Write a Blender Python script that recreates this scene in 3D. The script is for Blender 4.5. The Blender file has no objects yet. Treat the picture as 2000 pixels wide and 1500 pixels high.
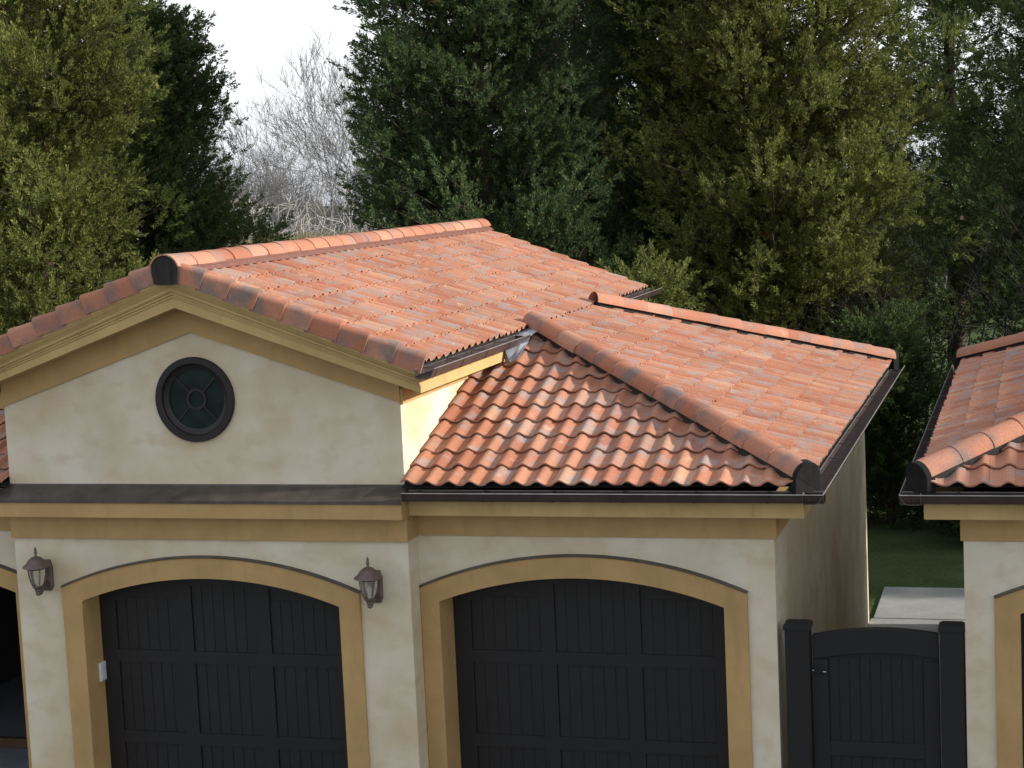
import bpy, bmesh, math, random
import numpy as np
from mathutils import Vector, Matrix

SC = bpy.context.scene
COL = SC.collection
R = math.radians
# ------------------------------------------------------------------ camera
cam = bpy.data.cameras.new("camera")
cam_o = bpy.data.objects.new("camera", cam)
COL.objects.link(cam_o)
YAW, PIT, ROL = 0.2840, -0.1121, 0.0461
fwd = Vector((-math.sin(YAW)*math.cos(PIT), math.cos(YAW)*math.cos(PIT), math.sin(PIT)))
rgt = Vector((math.cos(YAW), math.sin(YAW), 0))
upv = rgt.cross(fwd)
r2 = math.cos(ROL)*rgt - math.sin(ROL)*upv
u2 = math.sin(ROL)*rgt + math.cos(ROL)*upv
m = Matrix((r2, u2, -fwd)).transposed().to_4x4()
m.translation = Vector((5.4485, -15.1168, 6.0379))
cam_o.matrix_world = m
cam.sensor_width = 36
cam.lens = 3564.63/2000*36
cam.clip_end = 2000
SC.camera = cam_o
# ------------------------------------------------------------------ sky, sun, exposure
SUN_EL, SUN_AZ = 21.5, 85.5          # azimuth measured from +Y towards +X
w_ = bpy.data.worlds.new("World"); SC.world = w_; w_.use_nodes = True
nt = w_.node_tree
bg = nt.nodes["Background"]
sky = nt.nodes.new("ShaderNodeTexSky"); sky.sky_type = 'NISHITA'
sky.sun_disc = False; sky.sun_elevation = R(SUN_EL); sky.sun_rotation = R(SUN_AZ)
sky.air_density = 1.0; sky.dust_density = 1.5; sky.ozone_density = 1.0
# thin bright cloud veil over the blue sky, paler blue towards the horizon
tcw = nt.nodes.new("ShaderNodeTexCoord"); sep = nt.nodes.new("ShaderNodeSeparateXYZ"); nt.links.new(tcw.outputs['Generated'], sep.inputs[0])
vr = nt.nodes.new("ShaderNodeValToRGB"); ve = vr.color_ramp.elements
ve[0].position = 0.0; ve[0].color = (.86, .91, 1.0, 1); ve[1].position = .09; ve[1].color = (1.02, 1.03, 1.05, 1)
for p_, c_ in ((.24, (.88, .90, .95)), (.5, (.68, .72, .80)), (1.0, (.62, .68, .78))):
    q_ = ve.new(p_); q_.color = (*c_, 1)
nt.links.new(sep.outputs[2], vr.inputs[0])
vn = nt.nodes.new("ShaderNodeTexNoise"); vn.inputs['Scale'].default_value = 3.0; vn.inputs['Detail'].default_value = 5
nt.links.new(tcw.outputs['Generated'], vn.inputs['Vector'])
vf = nt.nodes.new("ShaderNodeValToRGB"); vf.color_ramp.elements[0].position = .3; vf.color_ramp.elements[0].color = (.72, .72, .72, 1)
vf.color_ramp.elements[1].position = .7; vf.color_ramp.elements[1].color = (.9, .9, .9, 1)
nt.links.new(vn.outputs[0], vf.inputs[0])
vs_ = nt.nodes.new("ShaderNodeVectorMath"); vs_.operation = 'SCALE'; vs_.inputs['Scale'].default_value = 7.0
nt.links.new(vr.outputs[0], vs_.inputs[0])
vm = nt.nodes.new("ShaderNodeMix"); vm.data_type = 'RGBA'
nt.links.new(vf.outputs[0], vm.inputs[0]); nt.links.new(sky.outputs[0], vm.inputs[6]); nt.links.new(vs_.outputs[0], vm.inputs[7])
nt.links.new(vm.outputs[2], bg.inputs[0]); bg.inputs[1].default_value = 0.15
sun = bpy.data.lights.new("sun", 'SUN'); sun.energy = 4.8; sun.angle = R(2.0)
sun.color = (1.0, 0.945, 0.865)
sun_o = bpy.data.objects.new("sun", sun); COL.objects.link(sun_o)
sd = Vector((math.sin(R(SUN_AZ))*math.cos(R(SUN_EL)), math.cos(R(SUN_AZ))*math.cos(R(SUN_EL)), math.sin(R(SUN_EL))))
sun_o.rotation_euler = (-sd).to_track_quat('-Z', 'Y').to_euler()
SC.view_settings.view_transform = 'Standard'; SC.view_settings.look = 'None'
SC.view_settings.exposure = 0.25; SC.view_settings.gamma = 1.0

# ------------------------------------------------------------------ materials
class NT:
    def __init__(s, name):
        s.m = bpy.data.materials.new(name); s.m.use_nodes = True
        s.t = s.m.node_tree; s.b = s.t.nodes["Principled BSDF"]
        s.tc = None
    def n(s, ty, **kw):
        o = s.t.nodes.new(ty)
        for k, v in kw.items(): setattr(o, k, v)
        return o
    def l(s, a, b): s.t.links.new(a, b)
    def coord(s, scale=(1, 1, 1)):
        if s.tc is None: s.tc = s.n("ShaderNodeTexCoord")
        mp = s.n("ShaderNodeMapping"); mp.inputs['Scale'].default_value = scale
        s.l(s.tc.outputs['Object'], mp.inputs[0]); return mp.outputs[0]
    def noise(s, scale, detail=4, rough=.6, co=(1, 1, 1), off=None):
        o = s.n("ShaderNodeTexNoise"); o.inputs['Scale'].default_value = scale
        o.inputs['Detail'].default_value = detail; o.inputs['Roughness'].default_value = rough
        s.l(s.coord(co), o.inputs['Vector']); return o.outputs[0]
    def ramp(s, fac, stops):
        o = s.n("ShaderNodeValToRGB"); e = o.color_ramp.elements
        while len(e) < len(stops): e.new(.5)
        for i, (p, c) in enumerate(stops):
            e[i].position = p
            e[i].color = (*c, 1) if not isinstance(c, (int, float)) else (c, c, c, 1)
        s.l(fac, o.inputs[0]); return o.outputs[0]
    def mix(s, fac, a, b, mode='MIX'):
        o = s.n("ShaderNodeMix", data_type='RGBA', blend_type=mode)
        for sock, v in ((o.inputs[0], fac), (o.inputs[6], a), (o.inputs[7], b)):
            if isinstance(v, (int, float)): sock.default_value = v
            elif isinstance(v, tuple): sock.default_value = (*v, 1)
            else: s.l(v, sock)
        return o.outputs[2]
    def island(s):
        return s.n("ShaderNodeNewGeometry").outputs['Random Per Island']
    def bump(s, h, strength, dist=.01):
        o = s.n("ShaderNodeBump"); o.inputs['Strength'].default_value = strength
        o.inputs['Distance'].default_value = dist; s.l(h, o.inputs['Height']); s.l(o.outputs[0], s.b.inputs['Normal'])
    def col(s, c):
        if isinstance(c, tuple): s.b.inputs['Base Color'].default_value = (*c, 1)
        else: s.l(c, s.b.inputs['Base Color'])
    def rough(s, v, metal=0, spec=.5):
        s.b.inputs['Roughness'].default_value = v; s.b.inputs['Metallic'].default_value = metal
        s.b.inputs['Specular IOR Level'].default_value = spec

def m_stucco():
    k = NT("stucco")
    a = k.noise(1.3, 4, .55); b = k.noise(3.6, 3, .5, (1, 1, 1.5))
    c1 = k.ramp(a, [(.36, (.585, .485, .315)), (.52, (.65, .575, .43)), (.66, (.70, .645, .52))])
    st = k.ramp(b, [(.52, 0.0), (.74, .55)])
    c2 = k.mix(st, c1, (.52, .39, .235))
    g = k.noise(.9, 3, .5, (1, 1, .35)); gs = k.ramp(g, [(.55, 0.0), (.75, .35)])
    k.col(k.mix(gs, c2, (.50, .47, .40)))
    k.rough(.9, 0, .2); k.bump(k.noise(90, 3, .6), .25, .01); return k.m
def m_paint(name, c, v=.12):
    k = NT(name); a = k.noise(2.3, 5, .6)
    cc = k.ramp(a, [(.3, tuple(x*(1-v) for x in c)), (.7, tuple(min(1, x*(1+v)) for x in c))])
    sk = k.ramp(k.noise(3.2, 4, .65, (2.2, 2.2, .35)), [(.54, 0.0), (.78, .45)])      # run-off streaks
    k.col(k.mix(sk, cc, tuple(x*.62 for x in c)))
    k.rough(.7, 0, .3); k.bump(k.noise(60, 3, .5), .2, .012); return k.m
def m_tile(name="clay_tile", scale=1.0, mul=(.875, .745, .675), gr_=(.335, .275, .25), g0=.50, g1=.64, ga=.75, pale=.65):
    k = NT(name); isl = k.island()
    base = k.ramp(isl, [(0, (.43, .19, .12)), (.25, (.50, .245, .155)), (.5, (.55, .30, .20)), (.72, (.47, .22, .14)), (.86, (.58, .37, .26)), (1, (.37, .175, .13))])
    # each tile shifts the flame pattern by its own random number
    ad = k.n("ShaderNodeVectorMath", operation='ADD'); sc = k.n("ShaderNodeVectorMath", operation='SCALE')
    cb = k.n("ShaderNodeCombineXYZ"); k.l(isl, cb.inputs[0]); k.l(isl, cb.inputs[1]); k.l(isl, cb.inputs[2])
    k.l(cb.outputs[0], sc.inputs[0]); sc.inputs['Scale'].default_value = 37.0
    k.l(k.coord(), ad.inputs[0]); k.l(sc.outputs[0], ad.inputs[1])
    def nz(s_, d, r_):
        o = k.n("ShaderNodeTexNoise"); o.inputs['Scale'].default_value = s_; o.inputs['Detail'].default_value = d; o.inputs['Roughness'].default_value = r_
        k.l(ad.outputs[0], o.inputs['Vector']); return o.outputs[0]
    f1 = k.ramp(nz(4.0*scale, 3, .55), [(g0, 0.0), (g1, ga)])
    base = k.mix(1.0, base, mul, 'MULTIPLY')
    c = k.mix(f1, base, gr_)
    f2 = k.ramp(nz(6.0*scale, 4, .6), [(.60, 0.0), (.76, pale)])
    c = k.mix(f2, c, (.60, .42, .29))
    big = k.ramp(k.noise(.8, 3, .6), [(.35, .88), (.65, 1.08)])
    c = k.mix(1.0, c, big, 'MULTIPLY')
    gr = k.ramp(k.noise(55, 3, .65), [(.3, .82), (.7, 1.1)])
    c = k.mix(1.0, c, gr, 'MULTIPLY')
    k.col(c); k.rough(.82, 0, .3); k.bump(k.noise(70, 4, .65), .3, .006); return k.m
def m_metal(name, c, rough=.4, metal=.3, v=.25):
    k = NT(name); a = k.noise(5, 5, .65, (1, 1, 1))
    k.col(k.ramp(a, [(.3, tuple(x*(1-v) for x in c)), (.7, tuple(x*(1+v) for x in c))]))
    k.rough(rough, metal, .5); k.bump(k.noise(12, 3, .5), .06, .02); return k.m
def m_plain(name, c, rough=.6, metal=0, spec=.4):
    k = NT(name); a = k.noise(9, 4, .6)
    k.col(k.ramp(a, [(.3, tuple(x*.85 for x in c)), (.7, tuple(min(1, x*1.15) for x in c))]))
    k.rough(rough, metal, spec); return k.m
def m_glass(name, c, rough=.06):
    k = NT(name); a = k.noise(6, 3, .5)
    k.col(k.ramp(a, [(.35, tuple(x*.7 for x in c)), (.65, tuple(x*1.3 for x in c))]))
    k.rough(rough, 0, .18); return k.m
def m_clear():
    k = NT("lantern_glass"); k.col((.8, .78, .7)); k.rough(.12, 0, .5)
    k.b.inputs['Transmission Weight'].default_value = .85; k.b.inputs['IOR'].default_value = 1.2; return k.m
def m_leaf(name, dark, mid, light, brown=.03):
    k = NT(name); isl = k.island()
    c = k.ramp(isl, [(0, dark), (.45, mid), (1, light)])
    nz = k.ramp(k.noise(.55, 3, .55), [(.35, .72), (.65, 1.25)])
    c = k.mix(1.0, c, nz, 'MULTIPLY')
    if brown:
        br = k.ramp(k.noise(1.7, 2, .5), [(.70, 0.0), (.76, 1.0)])
        c = k.mix(br, c, (.10, .05, .02))
    k.col(c); k.rough(.65, 0, .25)
    tr = k.n("ShaderNodeBsdfTranslucent"); k.l(c, tr.inputs[0])
    mx = k.n("ShaderNodeMixShader"); mx.inputs[0].default_value = .42
    k.l(k.b.outputs[0], mx.inputs[1]); k.l(tr.outputs[0], mx.inputs[2])
    k.l(mx.outputs[0], k.t.nodes["Material Output"].inputs[0]); return k.m
def m_bark(name, c):
    k = NT(name); a = k.noise(7, 5, .65, (3, 3, .6))
    k.col(k.ramp(a, [(.3, tuple(x*.6 for x in c)), (.7, tuple(x*1.3 for x in c))])); k.rough(.9, 0, .2); return k.m
def m_ground():
    k = NT("lawn"); a = k.noise(.35, 6, .65); b = k.noise(14, 4, .7)
    c = k.ramp(a, [(.35, (.045, .075, .022)), (.5, (.065, .10, .035)), (.68, (.10, .115, .05))])
    k.col(k.mix(1.0, c, k.ramp(b, [(.3, .6), (.7, 1.25)]), 'MULTIPLY')); k.rough(.95, 0, .1)
    k.bump(b, .8, .05); return k.m
def m_conc(name, c):
    k = NT(name); a = k.noise(1.1, 6, .65); b = k.noise(30, 4, .7)
    cc = k.ramp(a, [(.3, tuple(x*.78 for x in c)), (.7, tuple(x*1.12 for x in c))])
    k.col(k.mix(1.0, cc, k.ramp(b, [(.3, .85), (.7, 1.08)]), 'MULTIPLY')); k.rough(.9, 0, .2); k.bump(b, .2, .01); return k.m

M = dict(stucco=m_stucco(), tan=m_paint("tan_trim_paint", (.46, .30, .125)), yellow=m_paint("cornice_paint", (.52, .365, .155)),
    tile=m_tile(), cap=m_tile("clay_cap", .75, (.86, .75, .71), (.27, .21, .19), .52, .66, .7, .3), hip=m_tile("clay_hip_cap", .8, (.86, .72, .66), (.18, .15, .14), .46, .64, .82, .12), gutter=m_metal("brown_gutter", (.095, .068, .064), .36, .4),
    gutter_in=m_metal("gutter_lip", (.30, .29, .28), .4, .5), flash=m_metal("brown_flashing", (.085, .072, .062), .42, .3, .35),
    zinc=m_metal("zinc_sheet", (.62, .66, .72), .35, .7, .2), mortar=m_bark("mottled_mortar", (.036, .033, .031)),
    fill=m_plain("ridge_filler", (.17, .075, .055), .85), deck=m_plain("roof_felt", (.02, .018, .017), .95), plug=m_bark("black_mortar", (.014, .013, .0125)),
    door=m_plain("charcoal_door_paint", (.0130, .0127, .0130), .55), gate=m_plain("black_gate_paint", (.0105, .0100, .0098), .65),
    frame=m_plain("brown_window_frame", (.014, .011, .010), .45), pane=m_glass("dark_window_glass", (.010, .021, .017), .22),
    lantern=m_metal("bronze_lantern", (.15, .105, .095), .55, .3), lglass=m_clear(), bulb=m_plain("frosted_bulb", (.7, .67, .6), .4),
    white=m_plain("white_plastic", (.62, .64, .64), .4), red=m_plain("red_metal", (.06, .006, .006), .6),
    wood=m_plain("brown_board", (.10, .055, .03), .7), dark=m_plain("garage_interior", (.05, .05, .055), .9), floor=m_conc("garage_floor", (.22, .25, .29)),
    lawn=m_ground(), conc=m_conc("concrete", (.36, .36, .345)), drive=m_conc("driveway_stone", (.085, .083, .08)),
    bark=m_bark("cedar_bark", (.085, .062, .046)), twig=m_bark("shaded_twig_bark", (.030, .026, .022)), pale=m_bark("pale_bark", (.40, .38, .345)), grey=m_bark("grey_bark", (.17, .163, .157)),  # twig bark is darkened: the thickets' shade is put into its colour
    brass=m_metal("latch_steel", (.5, .5, .5), .35, .8))
LEAF = [m_leaf("cedar_leaf_sunlit", (.062, .098, .030), (.150, .182, .046), (.30, .295, .080)),  # lighter, yellower copy: sunlight on the lit cedars put into the leaf colour
        m_leaf("cedar_leaf_shaded", (.034, .072, .038), (.070, .116, .048), (.165, .195, .062)),  # darker, bluer copy: shade on the middle cedars put into the leaf colour
        m_leaf("cedar_leaf_mixed", (.044, .088, .042), (.100, .150, .054), (.22, .24, .072)),  # tone between the sunlit and the shaded copy
        m_leaf("shrub_leaf", (.028, .056, .026), (.062, .10, .032), (.14, .17, .048), 0)]
REED = m_leaf("reed_blade", (.13, .13, .055), (.24, .21, .11), (.34, .28, .17), 0)

# ------------------------------------------------------------------ object helpers
def link(o, parent=None):
    COL.objects.link(o)
    if parent is not None: o.parent = parent
    return o
def tag(o, label=None, cat=None, group=None, kind=None):
    if label: o["label"] = label
    if cat: o["category"] = cat
    if group: o["group"] = group
    if kind: o["kind"] = kind
    return o
def empty(name, loc=(0, 0, 0)):
    o = bpy.data.objects.new(name, None); o.location = loc; o.empty_display_size = .3
    return link(o)
class MB:
    """collects verts/faces in the parent's coordinates"""
    def __init__(s, fx=None): s.v = []; s.f = []; s.mi = []; s.fx = fx
    def add(s, vs, fs, mi=0):
        n = len(s.v)
        s.v.extend([tuple(s.fx(p)) if s.fx else tuple(p) for p in vs])
        s.f.extend([tuple(i+n for i in q) for q in fs]); s.mi.extend([mi]*len(fs)); return s
    def box(s, x0, x1, y0, y1, z0, z1, mi=0):
        vs = [(x, y, z) for z in (z0, z1) for y in (y0, y1) for x in (x0, x1)]
        return s.add(vs, [(0, 2, 3, 1), (4, 5, 7, 6), (0, 1, 5, 4), (2, 6, 7, 3), (0, 4, 6, 2), (1, 3, 7, 5)], mi)
    def sweep(s, prof, rings, closed=True, caps=True, mi=0):
        """rings: list of functions/ lists of points (already positioned)"""
        n = len(rings[0]); vs = [p for r in rings for p in r]; fs = []
        for i in range(len(rings)-1):
            for j in range(n if closed else n-1):
                k = (j+1) % n; fs.append((i*n+j, i*n+k, (i+1)*n+k, (i+1)*n+j))
        if caps and closed:
            fs.append(tuple(range(n-1, -1, -1))); fs.append(tuple((len(rings)-1)*n+j for j in range(n)))
        return s.add(vs, fs, mi)
    def lathe(s, prof, c=(0, 0, 0), n=20, mi=0):
        rings = [[(c[0]+r*math.cos(2*math.pi*j/n), c[1]+r*math.sin(2*math.pi*j/n), c[2]+z) for j in range(n)] for r, z in prof]
        return s.sweep(None, rings, True, True, mi)
    def tube(s, pts, rad, n=8, mi=0):
        pts = [Vector(p) for p in pts]; rings = []
        for i, p in enumerate(pts):
            d = (pts[min(i+1, len(pts)-1)]-pts[max(i-1, 0)]).normalized()
            a = d.cross(Vector((0, 0, 1)) if abs(d.z) < .9 else Vector((1, 0, 0))).normalized(); b = d.cross(a)
            r = rad[i] if isinstance(rad, (list, tuple)) else rad
            rings.append([tuple(p+a*r*math.cos(2*math.pi*j/n)+b*r*math.sin(2*math.pi*j/n)) for j in range(n)])
        return s.sweep(None, rings, True, True, mi)
    def build(s, name, mats, parent=None, smooth=None, bevel=0, clip=None, recalc=True):
        me = bpy.data.meshes.new(name)
        me.from_pydata(s.v, [], s.f); 
        if not isinstance(mats, (list, tuple)): mats = [mats]
        for q in mats: me.materials.append(q)
        if any(s.mi): me.polygons.foreach_set("material_index", s.mi)
        if recalc or clip:
            bm = bmesh.new(); bm.from_mesh(me)
            for co, no in (clip or []):
                bmesh.ops.bisect_plane(bm, geom=bm.verts[:]+bm.edges[:]+bm.faces[:], plane_co=co, plane_no=no, clear_outer=True, dist=1e-5)
            if recalc: bmesh.ops.recalc_face_normals(bm, faces=bm.faces[:])
            bm.to_mesh(me); bm.free()
        o = link(bpy.data.objects.new(name, me), parent)
        if bevel:
            md = o.modifiers.new("bevel", 'BEVEL'); md.width = bevel; md.segments = 2; md.limit_method = 'ANGLE'
        if smooth is not None:
            me.polygons.foreach_set("use_smooth", [True]*len(me.polygons))
            me.set_sharp_from_angle(angle=R(smooth))
        me.update(); return o

RND = random.Random(7)
# dimensions measured from the photograph (metres)
XL, WG, D, DW, WD = -3.972, 3.231, 0.278, 8.757, 1.30    # main width, wing width, wing set-back, rear wall, half door
SL = 0.335                                                 # roof slope
TH = math.atan(SL); CT, ST = math.cos(TH), math.sin(TH)
XM = XL/2; EO = .40; EX = WG+EO
ZE = 4.472; ZW = ZE-SL*(EX-EO)
SM = .385; TM = math.atan(SM); CM, SN = math.cos(TM), math.sin(TM); ZR = ZE+SM*(EO-XM)     # the main roof is a little steeper
YF, YB = D-EO, DW+EO

def tile_field(fx, O, u, v, n, ncol, nrow, cw, ex, clip, parent, name, seg=10, over=.07, last_over=True):
    b = MB(fx); rnd = RND
    O, u, v, n = map(Vector, (O, u, v, n))
    for i in range(nrow):
        for j in range(ncol):
            du = rnd.uniform(-.003, .003); dn = rnd.uniform(-.003, .004); tw = rnd.uniform(-.006, .006); ds = rnd.uniform(-.007, .007)-(rnd.uniform(.008, .022) if rnd.random() < .03 else 0)
            L = ex+(over if (i < nrow-1 or last_over) else 0)
            vs = []
            for (s, lift) in ((0, .034), (.5, .018), (1, .003)):
                for k in range(seg+1):
                    t = -.03+1.06*k/seg
                    h = .0205*math.cos(2*math.pi*(t-.27))+.003*math.cos(4*math.pi*(t-.27))
                    p = O+u*(cw*(j+t)+du+tw*s)+v*(i*ex+ds+s*L)+n*(h+lift+dn)
                    vs.append(p)
            for k in range(seg+1):
                vs.append(vs[k]-n*.014-v*.001)
            m_ = seg+1; fs = []
            for a in (0, 1):
                for k in range(seg): fs.append((a*m_+k, a*m_+k+1, (a+1)*m_+k+1, (a+1)*m_+k))
            for k in range(seg): fs.append((3*m_+k, 3*m_+k+1, k+1, k))
            b.add(vs, fs)
    return b.build(name, M['tile'], parent, smooth=40, clip=clip, recalc=False)

def cap_run(fx, p0, p1, r, ex, name, parent, mat="cap", arc=180, n=12):
    """overlapping half-barrel tiles from low end p0 to high end p1"""
    b = MB(fx); p0, p1 = Vector(p0), Vector(p1); d = p1-p0; L = d.length; d.normalize()
    a = d.cross(Vector((0, 0, 1))).normalized(); up = a.cross(d).normalized()
    cnt = max(1, round(L/ex)); ex = L/cnt
    for i in range(cnt):
        s0 = i*ex; s1 = min(L, s0+ex+.05); j1 = RND.uniform(-.004, .004); j2 = RND.uniform(-.004, .005)
        vs = []; half = R(arc/2)
        st = ((s0, r*1.0+.003), (s0+.02, r*1.003+.003), ((s0+s1)/2, r*.985), (s1, r*.965))
        for s, q in st:
            for k in range(n+1):
                t = -half+2*half*k/n
                vs.append(p0+d*s+a*(q*math.sin(t)+j1)+up*(q*math.cos(t)+j2))
        for k in range(n+1):
            t = -half+2*half*k/n; q = r*1.0-.010
            vs.append(p0+d*s0+a*(q*math.sin(t)+j1)+up*(q*math.cos(t)+j2))
        for k in range(n+1):
            t = -half+2*half*k/n; q = r*.965-.014
            vs.append(p0+d*s1+a*(q*math.sin(t)+j1)+up*(q*math.cos(t)+j2))
        m_ = n+1; fs = []
        for q in range(3):
            for k in range(n): fs.append((q*m_+k, q*m_+k+1, (q+1)*m_+k+1, (q+1)*m_+k))
        for k in range(n): fs.append((4*m_+k, 4*m_+k+1, k+1, k)); fs.append((4*m_+k, 4*m_+k+1, 5*m_+k+1, 5*m_+k))
        b.add(vs, fs)
    return b.build(name, M[mat], parent, smooth=40, recalc=False)

def arch(cx, half, spring, rise, n=28):
    Rr = (half*half+rise*rise)/(2*rise); zc = spring+rise-Rr
    return [(cx-half+2*half*i/n, zc+math.sqrt(max(0, Rr*Rr-(-half+2*half*i/n)**2))) for i in range(n+1)]

def wall_front(fx, outer, hole_arch, y, circle=None):
    """front wall face with an arched door opening and an optional round hole -> MB"""
    x0, x1, top = outer
    loop = [(x0, 0)] + [(hole_arch[0][0], 0)] + hole_arch + [(hole_arch[-1][0], 0), (x1, 0)] + top
    bm = bmesh.new()
    def mk(lp):
        vs = [bm.verts.new((p[0], y, p[1])) for p in lp]
        return [bm.edges.new((vs[i], vs[(i+1) % len(vs)])) for i in range(len(vs))]
    e = mk(loop)
    if circle:
        cx, cz, r = circle
        e += mk([(cx+r*math.cos(2*math.pi*i/48), cz+r*math.sin(2*math.pi*i/48)) for i in range(48)])
    bmesh.ops.triangle_fill(bm, edges=e, use_beauty=True)
    bm.verts.index_update()
    b = MB(fx); b.add([v.co.copy() for v in bm.verts], [[v.index for v in f.verts] for f in bm.faces]); bm.free()
    return b

def door_trim(fx, parent, cx, y, depth, xo0, xo1):
    inn = arch(cx, WD, 2.26, .236); oh = (xo1-xo0)/2; oc = (xo0+xo1)/2
    out = arch(oc, oh, 2.388, .304)
    ix = [(cx-WD, 0)]+inn+[(cx+WD, 0)]; ox = [(xo0, 0)]+out+[(xo1, 0)]
    yf = y-.035; b = MB(fx); n = len(ix)
    rings = [[(p[0], y, p[1]) for p in ox], [(p[0], yf+.006, p[1]) for p in ox], [(p[0]+(.006 if i < n/2 else -.006), yf, p[1]-.006) for i, p in enumerate(ox)],
             [(p[0], yf, p[1]) for p in ix], [(p[0], y+depth, p[1]) for p in ix]]
    b.sweep(None, [[r[i] for r in rings] for i in range(n)], closed=False, caps=False)
    t = b.build("door_trim", M['tan'], parent, smooth=35)
    c = MB(fx); prof = []
    for i, p in enumerate(out):
        a, q = out[max(i-1, 0)], out[min(i+1, len(out)-1)]
        tx, tz = q[0]-a[0], q[1]-a[1]; l = math.hypot(tx, tz); nx, nz = -tz/l, tx/l
        prof.append([(p[0]+nx*o, yy, p[1]+nz*o) for o, yy in ((.001, y-.001), (.001, yf-.014), (.010, yf-.014), (.018, y-.001))])
    c.sweep(None, prof, True, True); c.build("drip_cap", M['flash'], t, smooth=35)
    return t

def garage_door(fx, parent, cx, y):
    b = MB(fx); yy = y
    top = arch(cx, WD, 2.26, .236, 24)
    # backing board with vertical bead grooves
    xs = [cx-WD+.02]; 
    b.add([(p[0], yy, p[1]) for p in top]+[(cx+WD, yy, 0), (cx-WD, yy, 0)], [tuple(range(len(top)+2))])
    stiles = [(-WD, -1.13), (-.47, -.33), (.33, .47), (1.13, WD)]
    rails = [(0, .12), (.795, .915), (1.595, 1.715)]
    def tz(x): 
        Rr = (WD*WD+.236**2)/(2*.236); return 2.26+.236-Rr+math.sqrt(max(0, Rr*Rr-x*x))
    for a, c in stiles:
        N = 4; lo = [(cx+a, yy-.022, 0), (cx+c, yy-.022, 0)]
        z1 = min(tz(a), tz(c)); b.box(cx+a, cx+c, yy-.022, yy+.001, 0.001, z1)
    for lo, hi in rails:
        for a, c in ((-1.13, -.47), (-.33, .33), (.47, 1.13)):
            b.box(cx+a, cx+c, yy-.0215, yy+.001, lo, hi)
    # top rail following the arch
    pts = arch(cx, WD, 2.26, .236, 24)
    b.sweep(None, [[(p[0], yy-.021, p[1]-.13), (p[0], yy-.021, p[1]), (p[0], yy, p[1]), (p[0], yy, p[1]-.13)] for p in pts], True, True)
    # section joints are thin dark gaps, beads are raised boards
    for a, c in ((-1.13, -.47), (-.33, .33), (.47, 1.13)):
        k = 6; wd = (c-a)/k
        for i in range(k):
            for z0, z1 in ((.12, .795), (.915, 1.595), (1.715, tz(max(abs(a), abs(c)))-.10)):
                b.box(cx+a+i*wd+.007, cx+a+(i+1)*wd-.007, yy-.0055, yy+.001, z0, z1)
    return b.build("garage_door", M['door'], parent)

def gutter(fx, pts_fn, s0, s1, parent, step=.62, name="gutter", both=True):
    """pts_fn(s, o, z) -> point; o = outward distance from wall, z relative to lip top"""
    prof = [(.31, 0), (.31, -.070), (.33, -.080), (.41, -.080), (.445, -.070), (.465, -.04), (.475, -.012), (.484, 0),
            (.476, .004), (.466, -.010), (.455, -.038), (.438, -.062), (.41, -.071), (.335, -.071), (.316, -.066), (.316, 0)]
    b = MB(fx)
    b.sweep(None, [[pts_fn(s, o, z) for o, z in prof] for s in (s0, s1)], True, True)
    g = b.build(name, M['gutter'], parent, smooth=35)
    n = max(1, int(abs(s1-s0)/step)); sg = 1 if s1 > s0 else -1
    pr = [(.40, -.0835), (.448, -.0735), (.469, -.04), (.479, -.012), (.488, .002), (.484, .007), (.31, .006), (.31, .001), (.474, .001), (.466, -.03), (.446, -.068), (.40, -.079)]
    for i in range(n+1):
        s = s0+sg*(.12+i*step)
        if (s-s1)*sg > -.05: break
        c = MB(fx); c.sweep(None, [[pts_fn(s+q, o, z) for o, z in pr] for q in (-.012, .012)], True, True)
        c.build("gutter_bracket", M['gutter'], g)
    l = MB(fx)
    l.sweep(None, [[pts_fn(s, o, z) for o, z in ((.478, .005), (.487, .003), (.486, .008), (.479, .010))] for s in (s0+sg*.002, s1-sg*.002)], True, True)
    l.build("gutter_lip", M['gutter_in'], g); l = MB(fx)
    if both: l.sweep(None, [[pts_fn(s, o, z) for o, z in ((.308, .001), (.318, .001), (.318, .008), (.308, .008))] for s in (s0+sg*.002, s1-sg*.002)], True, True)
    l.build("gutter_lip", M['gutter_in'], g)
    return g

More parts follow.
